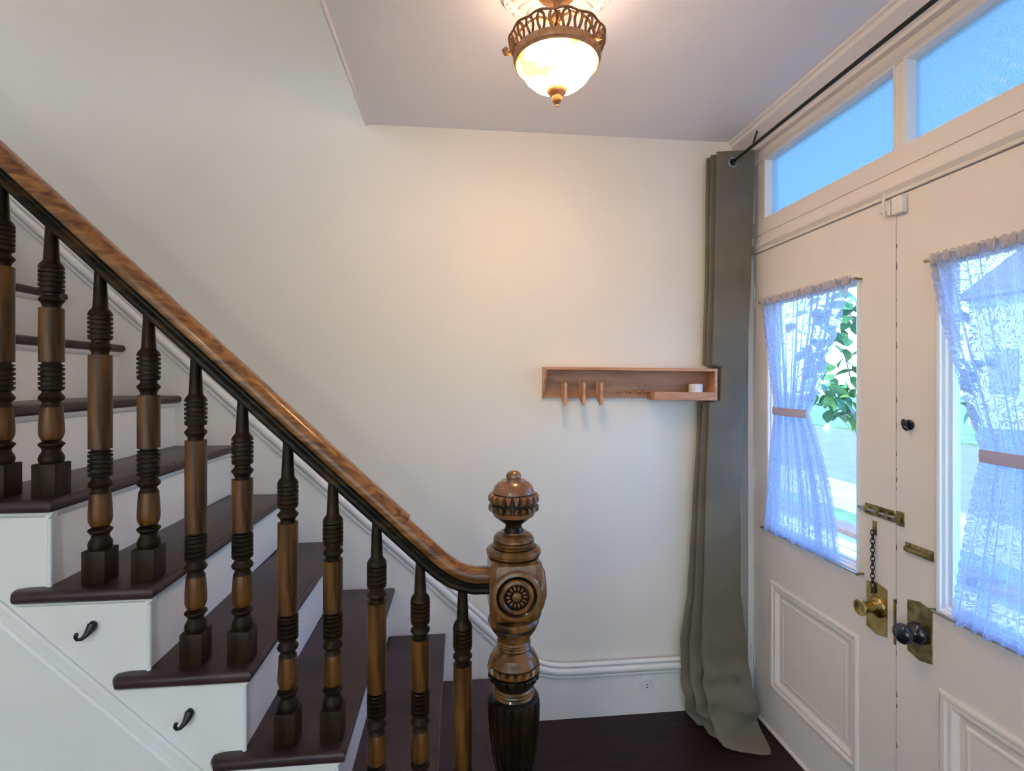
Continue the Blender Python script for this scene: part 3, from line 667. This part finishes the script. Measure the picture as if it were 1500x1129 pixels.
# ------------------------------------------------------------------ grey grommet curtain and its rod
RXX, RZ = 1.285, H+1.022
rod = thing('curtain_rod', (RXX, 1.0, RZ), 'long thin dark metal curtain rod under the crown moulding', 'curtain rod')
b = new(); tube(b, [(RXX, 2.33, RZ-.003), (RXX, -.3, RZ+.012)], .0075, 12); obj('rod', b, 'rod_metal', rod, 40)
for y in (2.20, -.2):
    b = new(); tube(b, [(1.352, y, CZ-.038), (1.330, y, RZ+.030), (1.305, y, RZ+.010), (RXX, y, RZ-.002)], .0045, 8); obj('bracket', b, 'rod_metal', rod, 40)
b = new(); lathe(b, [(0, -.012), (.009, -.008), (.011, 0), (.009, .008), (0, .012)], 12, (RXX, 2.335, RZ-.003)); obj('rod_finial', b, 'rod_metal', rod, 60)
cur = thing('grey_curtain', (1.25, 2.28, 0), 'long dark grey grommet curtain gathered in the corner beside the doors', 'curtain')
# plan sections (x, y) from hidden back edge to free front edge, by height
def section(xl, xm, xr, yb, ym, yr, k=1.0):
    """xl: left nose of the back folds, xm: left edge of the broad front fold, xr: free right edge"""
    d = (ym-yb); Y = lambda f: yb+d*f; dm = xm-xl
    return [(xl+.17, yb+.002), (xl+.05, yb), (xl+.010, Y(.05)), (xl, Y(.14)), (xl+.012*k, Y(.24)), (xl+.050*k, Y(.30)), (xl+.048*k, Y(.40)),
            (xl+dm*.52, Y(.50)), (xl+dm*.50, Y(.60)), (xm+.030*k, Y(.72)), (xm+.036*k, Y(.82)), (xm+.004, Y(.93)), (xm, Y(1.0)), (xm+.014, ym-.006), (lerp(xm, xr, .5), lerp(ym, yr, .5)-.004), (xr-.012, yr+.001), (xr, yr)]
SEC = [(2.668, section(1.192, 1.216, 1.388, 2.372, 2.306, 2.275)),
       (2.10, section(1.186, 1.208, 1.372, 2.372, 2.306, 2.278)),
       (1.72, section(1.174, 1.194, 1.350, 2.372, 2.305, 2.276)),
       (1.45, section(1.146, 1.172, 1.330, 2.368, 2.300, 2.270)),
       (1.00, section(1.120, 1.152, 1.306, 2.366, 2.290, 2.255, 1.1)),
       (.62, section(1.094, 1.136, 1.296, 2.362, 2.272, 2.235, 1.2)),
       (.33, section(1.050, 1.106, 1.312, 2.352, 2.240, 2.205, 1.3)),
       (.14, section(1.042, 1.104, 1.335, 2.340, 2.195, 2.165, 1.3)),
       (.035, section(1.062, 1.120, 1.338, 2.320, 2.145, 2.110, 1.2)),
       (.006, section(1.094, 1.138, 1.322, 2.300, 2.105, 2.055, 1.0))]
def cr(p, t):   # catmull-rom through list p at t in [0, len-1]
    i = min(int(t), len(p)-2); f = t-i; P = [p[max(i-1, 0)], p[i], p[i+1], p[min(i+2, len(p)-1)]]
    return tuple(.5*((2*P[1][c])+(-P[0][c]+P[2][c])*f+(2*P[0][c]-5*P[1][c]+4*P[2][c]-P[3][c])*f*f+(-P[0][c]+3*P[1][c]-3*P[2][c]+P[3][c])*f**3) for c in range(len(p[0])))
b = new(); NU, NV = 128, 260; rows = []
for j in range(NV+1):
    v = j/NV; z = lerp(2.668, .33, v/.75) if v < .75 else lerp(.33, .006, (v-.75)/.25)
    for s_i in range(len(SEC)-1):
        if SEC[s_i+1][0] <= z+1e-9: break
    (za, pa), (zb_, pb_) = SEC[s_i], SEC[s_i+1]; f = min(1, max(0, (za-z)/(za-zb_))); f = f*f*(3-2*f)*.5+f*.5
    pl = [(lerp(p[0], q[0], f), lerp(p[1], q[1], f)) for p, q in zip(pa, pb_)]
    sq = max(0, 1-max(0, abs(z-1.583)-.078)/.010)      # pushed aside by the end of the wall shelf
    row = []
    for i in range(NU+1):
        x, y = cr(pl, (len(pl)-1)*i/NU)
        if sq > 0: x = lerp(x, max(x, 1.220 + .55*(x-1.16)), sq*sq*(3-2*sq))
        wr = max(0, .9-z)/.9
        nv = mnoise.noise_vector(Vector((x*9, y*9, z*11))); cw = .010*wr+.050*max(0, .42-z)/.42*min(1, z/.05)
        y += cw*nv.y+.0016*math.sin(z*13+i*.05); x += .7*cw*nv.x
        y = min(y, 2.374); x = min(x, 1.392); zz_ = z + (.014*math.sin(i*.15)+.012)*max(0, .10-z)/.10
        if j == 0: zz_ += .014*(i/NU)
        row.append((x, y, max(.003, zz_)))
    rows.append(row)
vs = [[b.verts.new(p) for p in r] for r in rows]
for j in range(NV):
    for i in range(NU): b.faces.new((vs[j][i], vs[j][i+1], vs[j+1][i+1], vs[j+1][i]))
fab = obj('fabric', b, 'grey_fabric', cur, 180)
md = fab.modifiers.new('thickness', 'SOLIDIFY'); md.thickness = .0022; md.offset = -1
# grommet ring, facing along the rod
b = new(); tube(b, [(RXX+.002+.021*math.cos(a), 2.288, RZ-.006+.021*math.sin(a)) for a in [2*PI*i/24 for i in range(24)]], .0042, 8, closed=True)
obj('grommet', b, 'steel', cur, 60)
b = new(); lathe(b, [(.018, 0), (.018, .001), (0, .001)], 20, M=Matrix.Translation((RXX+.002, 2.2905, RZ-.006)) @ Matrix.Rotation(PI/2, 4, 'X')); obj('grommet_hole', b, 'slot_black', cur, 30)

# ------------------------------------------------------------------ wall shelf with hooks
SX0, SX1 = .395, 1.212; SYF, SYB = 2.292, D-.002; ST, SB = H+.049, H-.098
sh = thing('wall_shelf', ((SX0+SX1)/2, D, SB), 'reddish wooden wall shelf with fin hooks, pegs and a small tray', 'shelf')
TILT = Matrix.Translation((.8, 0, H)) @ Matrix.Rotation(math.radians(.55), 4, 'Y') @ Matrix.Translation((-.8, 0, -H))
def shp(name, b, m, sm=20):
    bmesh.ops.transform(b, matrix=TILT, verts=b.verts); return obj(name, b, m, sh, sm)
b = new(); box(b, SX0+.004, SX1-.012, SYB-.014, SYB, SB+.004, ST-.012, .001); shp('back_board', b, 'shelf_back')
b = new(); box(b, SX0, SX1, SYF, SYB, ST-.013, ST, .0012); shp('top_board', b, 'shelf_wood')
b = new(); box(b, SX1-.013, SX1, SYF, SYB, SB-.002, ST-.0135, .0012); shp('end_board', b, 'shelf_wood')
b = new(); prism(b, [(SYB, SB), (SYB, ST-.0135), (SYF+.002, ST-.0135), (SYF+.02, ST-.03), (SYB-.012, SB)], 'X', SX0, SX0+.010); shp('end_board', b, 'shelf_wood')
TX0 = .905
b = new(); box(b, TX0, SX1-.0135, SYF, SYB-.0145, SB-.002, SB+.008, .001); tray = shp('tray', b, 'shelf_wood')
b = new(); box(b, TX0, SX1-.0135, SYF, SYF+.010, SB+.008, SB+.036, .001); bmesh.ops.transform(b, matrix=TILT, verts=b.verts); obj('tray_lip', b, 'shelf_wood', tray, 20)
b = new(); box(b, TX0, TX0+.010, SYF+.0105, SYB-.0145, SB+.008, SB+.036, .001); bmesh.ops.transform(b, matrix=TILT, verts=b.verts); obj('tray_side', b, 'shelf_wood', tray, 20)
for px in (.487, .573, .655):
    b = new(); prism(b, [(SYB-.014, ST-.055), (SYB-.014, SB+.012), (SYF+.010, SB-.028), (SYF-.002, SB-.026), (SYF-.004, SB+.070), (SYF+.004, SB+.076), (SYB-.045, SB+.020)], 'X', px-.007, px+.007, .0015); shp('fin_hook', b, 'shelf_wood')
for px in (.757, .806, .855, .902-.008):
    b = new(); MP = Matrix.Translation((px, SYB-.014, SB+.036)) @ Matrix.Rotation(PI/2+.12, 4, 'X')
    lathe(b, [(.0075, -.002), (.0075, .040), (.0065, .043), (0, .0435)], 14, M=MP); pg = shp('peg', b, 'shelf_wood', 40)
    b = new(); lathe(b, [(.0045, .043), (.0040, .0445), (0, .0448)], 12, M=TILT @ MP); obj('peg_end', b, 'peg_end', pg, 40)
cd = thing('candle', (1.125, 2.335, SB+.009), 'short whitish candle standing in the tray of the wall shelf', 'candle')
zb0 = SB+.006
b = new(); lathe(b, [(.030, zb0), (.032, zb0+.002), (.032, zb0+.062), (.030, zb0+.066), (.024, zb0+.064), (0, zb0+.062)], 28, (1.125, 2.335, 0)); obj('wax', b, 'candle_wax', cd, 30)
b = new(); box(b, 1.110, 1.130, 2.3015, 2.3045, zb0+.020, zb0+.040); obj('label_tag', b, 'plaster', cd, 0)

# ------------------------------------------------------------------ ceiling lamp and medallion
LX, LY = .290, 1.490
def scal(a, z): return 1+.035*abs(math.sin(a*8)) if z < CZ-.003 else 1
med = thing('ceiling_medallion', (LX, LY, CZ), 'white plaster ceiling medallion with radial petals above the lamp', 'medallion')
b = new(); lathe(b, [(.168, CZ+.002), (.172, CZ-.006), (.166, CZ-.012), (.156, CZ-.010), (.150, CZ-.006), (.070, CZ-.008), (.066, CZ-.016), (.050, CZ-.018), (0, CZ-.018)], 96, (LX, LY, 0), scal); obj('disc', b, 'plaster', med, 30)
pt = None
for i in range(24):
    if pt is None:
        b = new(); E_ = Matrix.Translation((.108, 0, -.007)) @ Matrix.Diagonal((.040, .0105, .009, 1)); bmesh.ops.create_icosphere(b, subdivisions=2, radius=1, matrix=E_); pt = obj('petal', b, 'plaster', med, 60, world=False); o = pt
    else: o = child_copy(pt, med)
    o.matrix_parent_inverse = Matrix.Identity(4); o.matrix_basis = Matrix.Rotation(2*PI*i/24, 4, 'Z')
bd = None
for i in range(48):
    if bd is None:
        b = new(); bmesh.ops.create_icosphere(b, subdivisions=1, radius=.0045, matrix=Matrix.Translation((.159, 0, -.012))); bd = obj('bead', b, 'plaster', med, 60, world=False); o = bd
    else: o = child_copy(bd, med)
    o.matrix_parent_inverse = Matrix.Identity(4); o.matrix_basis = Matrix.Rotation(2*PI*i/48, 4, 'Z')
lamp = thing('ceiling_lamp', (LX, LY, CZ), 'lit bronze ceiling lamp with alabaster bowl and pierced crown rim', 'lamp')
b = new(); lathe(b, [(.062, CZ-.016), (.062, CZ-.024), (.055, CZ-.032), (.034, CZ-.040), (.018, CZ-.046), (.013, CZ-.052), (.010, CZ-.060), (.010, CZ-.085), (.017, CZ-.092), (.020, CZ-.102), (.017, CZ-.112), (.010, CZ-.118), (.012, CZ-.135), (0, CZ-.140)], 28, (LX, LY, 0)); obj('stem', b, 'lamp_bronze', lamp, 40)
# the bowl hangs very slightly askew
b = new(); bowl = [(.1115, 2.556), (.1125, 2.548), (.111, 2.535), (.1045, 2.515), (.093, 2.497), (.076, 2.481), (.055, 2.469), (.030, 2.461), (.012, 2.459), (0, 2.459)]
lathe(b, bowl, 48, (LX, LY, 0))
for f in b.faces:
    if f.calc_center_median().z > 2.5555: f.material_index = 1
obj('glass_bowl', b, ('alabaster', 'bowl_top'), lamp, 60)
b = new(); lathe(b, [(.1135, 2.560), (.1120, 2.546), (.115, 2.535), (.121, 2.533), (.1235, 2.539), (.127, 2.541), (.1295, 2.548), (.128, 2.556), (.1275, 2.562), (.120, 2.566)], 64, (LX, LY, 0)); rim = obj('rim_ring', b, 'lamp_bronze_lit', lamp, 40)
b = new(); NN = 120; tube(b, [(LX+(.1405+.0016*math.cos(12*a))*math.cos(a), LY+(.1405+.0016*math.cos(12*a))*math.sin(a), 2.602+.0018*math.cos(12*a)) for a in [2*PI*i/NN for i in range(NN)]], .0036, 8, closed=True); crown = obj('crown_ring', b, 'lamp_bronze', lamp, 60)
lp = None
for i in range(24):
    if lp is None:
        b = new(); pts = []
        for j in range(16):
            a = 2*PI*j/16; h = .5-.5*math.cos(a); wdt = .0105*math.sin(a)*(.55+.75*h)
            r_ = .122+(.1395-.122)*h; z_ = 2.557+(2.600-2.557)*h; pts.append((r_, wdt, z_-CZ))
        tube(b, pts, .0042, 6, closed=True); lp = obj('crown_loop', b, 'lamp_bronze', lamp, 60, world=False); o = lp
    else: o = child_copy(lp, lamp)
    o.matrix_parent_inverse = Matrix.Identity(4); o.matrix_basis = Matrix.Rotation(2*PI*i/24, 4, 'Z')
for a in (math.radians(189), math.radians(309), math.radians(69)):
    ca, sa = math.cos(a), math.sin(a)
    b = new(); P = [(.012, 2.650), (.034, 2.662), (.060, 2.660), (.088, 2.640), (.112, 2.612), (.128, 2.580), (.136, 2.556), (.147, 2.541), (.158, 2.540), (.162, 2.549), (.156, 2.556), (.150, 2.551)]
    tube(b, [(LX+r*ca, LY+r*sa, z) for r, z in P], [.006, .0065, .0065, .006, .0055, .0055, .0055, .0055, .006, .006, .0055, .005], 8); obj('scroll_arm', b, 'lamp_bronze', lamp, 60)
b = new(); lathe(b, [(.004, 2.470), (.026, 2.464), (.0305, 2.459), (.0295, 2.453), (.0235, 2.446), (.016, 2.441), (.0135, 2.439), (.0165, 2.436), (.0150, 2.428), (.010, 2.421), (.005, 2.417), (.0035, 2.415), (.0042, 2.412), (0, 2.409)], 24, (LX, LY, 0)); obj('bowl_finial', b, 'lamp_bronze_lit', lamp, 40)
bd_ = bpy.data.lights.new('lamp_bulbs', 'POINT'); bd_.energy = 1.0; bd_.color = (1, .80, .60); bd_.shadow_soft_size = .04
bo_ = bpy.data.objects.new('lamp_bulbs', bd_); C.objects.link(bo_); bo_.location = (LX, LY, 2.60); bo_.parent = lamp; bo_.matrix_parent_inverse = wm(lamp).inverted()
# unseen lamp added for fill light, on the hall ceiling behind the camera
hl = thing('hall_fill_lamp', (-1.2, -1.5, CZ), 'added round fill lamp, unseen, on the hall ceiling behind the viewer', 'lamp')
b = new(); lathe(b, [(.17, CZ), (.17, CZ-.02), (.15, CZ-.03), (.05, CZ-.03)], 32, (-1.2, -1.5, 0)); obj('lamp_base', b, 'lamp_bronze', hl, 40)
b = new(); lathe(b, [(.16, CZ-.031), (.165, CZ-.05), (.15, CZ-.09), (.11, CZ-.115), (.05, CZ-.128), (0, CZ-.13)], 32, (-1.2, -1.5, 0)); obj('fill_lamp_bowl', b, 'fill_lamp_glass', hl, 60)

# ------------------------------------------------------------------ outdoors
b = new(); box(b, XR+.125, 3.2, -3.0, 6.0, -.20, -.02); struct('porch_floor', b, 'sidewalk_concrete')
b = new(); box(b, 3.2, 6.0, -14, 30, -.60, -.45); struct('ground', b, 'lawn')
b = new(); box(b, 6.0, 7.6, -14, 30, -.60, -.43); struct('sidewalk', b, 'sidewalk_concrete')
b = new(); box(b, 7.6, 16.0, -14, 30, -.60, -.50); struct('street', b, 'asphalt')
b = new(); box(b, 16.0, 60.0, -30, 60, -.60, -.44); struct('ground_far', b, 'lawn')
b = new(); box(b, -20, 10, -30, YR-T-.05, -.60, -.15); struct('ground_bounce', b, 'concrete')  # unseen ground added to bounce sunlight up onto the ceiling
pr = thing('porch_railing', (2.95, 2.5, -.02), 'low porch railing with brown cap seen through the door panes', 'railing')
b = new(); box(b, 2.88, 3.04, .2, 5.6, .435, .48, .006); obj('cap_rail', b, 'porch_wood', pr, 0)
for i in range(4):
    b = new(); box(b, 2.94, 2.97, .2, 5.6, -.02+.1135*i, -.02+.1135*i+.106, .004); obj('board', b, 'siding', pr, 0)
# house across the street
hs = thing('house', (24, 18, -.44), 'pale grey house across the street beyond the porch', 'house')
b = new(); box(b, 22, 30, 9, 20, -.44, 5.0); obj('wall', b, 'siding', hs, 0)
b = new(); prism(b, [(8.6, 5.0), (20.4, 5.0), (14.5, 8.5)], 'X', 21.6, 30.4); obj('roof', b, 'roofing', hs, 0)
for y in (10.5, 13.2, 16.0, 18.0):
    b = new(); box(b, 21.95, 22.02, y, y+1.1, 1.0, 2.8); obj('window', b, 'window_dark', hs, 0)
# leafy tree beside the porch
tr = thing('tree', (2.55, 2.74, -.02), 'green leafy tree with thin branches outside the door panes', 'tree')
b = new(); tube(b, [(2.55, 2.74, -.02), (2.54, 2.73, .7), (2.52, 2.71, 1.3), (2.50, 2.68, 1.8), (2.48, 2.64, 2.2), (2.46, 2.62, 2.6)], [.045, .04, .034, .026, .018, .010], 8); obj('trunk', b, 'bark', tr, 60)
BR = [[(2.52, 2.71, 1.28), (2.44, 2.78, 1.42), (2.38, 2.88, 1.58), (2.36, 2.93, 1.80)], [(2.50, 2.68, 1.62), (2.42, 2.82, 1.85), (2.38, 2.96, 2.08)], [(2.48, 2.66, 2.0), (2.36, 2.40, 1.95), (2.32, 2.20, 1.75), (2.30, 2.13, 1.55)], [(2.44, 2.78, 1.42), (2.38, 2.90, 1.40), (2.34, 3.02, 1.36)]]
for P in BR:
    b = new(); tube(b, P, [.011, .008, .005, .004][:len(P)] if len(P) > 3 else [.011, .008, .004], 6); obj('branch', b, 'bark', tr, 60)
def leaf_mesh(l_, w_):
    b = new(); up = []; n_ = 6
    rows_ = []
    for i in range(n_+1):
        s = i/n_; ww = w_*math.sin(PI*s**.8)*.5+.0004; rows_.append([(s*l_, -ww, .012*math.sin(PI*s)), (s*l_, 0, .012*math.sin(PI*s)-.22*ww), (s*l_, ww, .012*math.sin(PI*s))])
    quad_loops(b, rows_, False); return b
leafA = obj('leaf', leaf_mesh(.105, .066), 'leaf_green', tr, 180, world=False); leafB = obj('leaf', leaf_mesh(.15, .034), 'leaf_green', tr, 180, world=False)
spots = [leafA, leafB]
def put(o, p):
    o.matrix_parent_inverse = wm(tr).inverted()
    R = Matrix.Rotation(random.uniform(0, 2*PI), 4, 'Z') @ Matrix.Rotation(random.uniform(.1, 1.2), 4, 'Y') @ Matrix.Rotation(random.uniform(-.9, .9), 4, 'X')
    o.matrix_basis = Matrix.Translation(p) @ R @ Matrix.Scale(random.uniform(.75, 1.2), 4)
cl = [((2.36, 2.93, 1.50), (.10, .22, .13), 60), ((2.38, 2.98, 2.05), (.14, .28, .16), 50), ((2.32, 2.16, 1.62), (.08, .09, .17), 30), ((2.36, 2.45, 1.98), (.12, .25, .10), 30), ((2.40, 3.15, 1.75), (.12, .22, .22), 40)]
first = True
for c_, r_, n_ in cl:
    for i in range(n_):
        p = Vector((c_[0]+r_[0]*random.gauss(0, .55), c_[1]+r_[1]*random.gauss(0, .55), c_[2]+r_[2]*random.gauss(0, .55)))
        o = leafA if first else child_copy(leafA, tr); first = False; put(o, p)
for i, p in enumerate([(2.36, 2.90, 1.38), (2.35, 2.86, 1.36), (2.36, 2.95, 1.35), (2.30, 2.12, 1.50), (2.31, 2.10, 1.48), (2.36, 2.84, 1.40)]):
    o = leafB if i == 0 else child_copy(leafB, tr); put(o, Vector(p)); o.matrix_basis = Matrix.Translation(p) @ Matrix.Rotation(-PI/2+.5*i, 4, 'Z') @ Matrix.Rotation(.9, 4, 'Y')
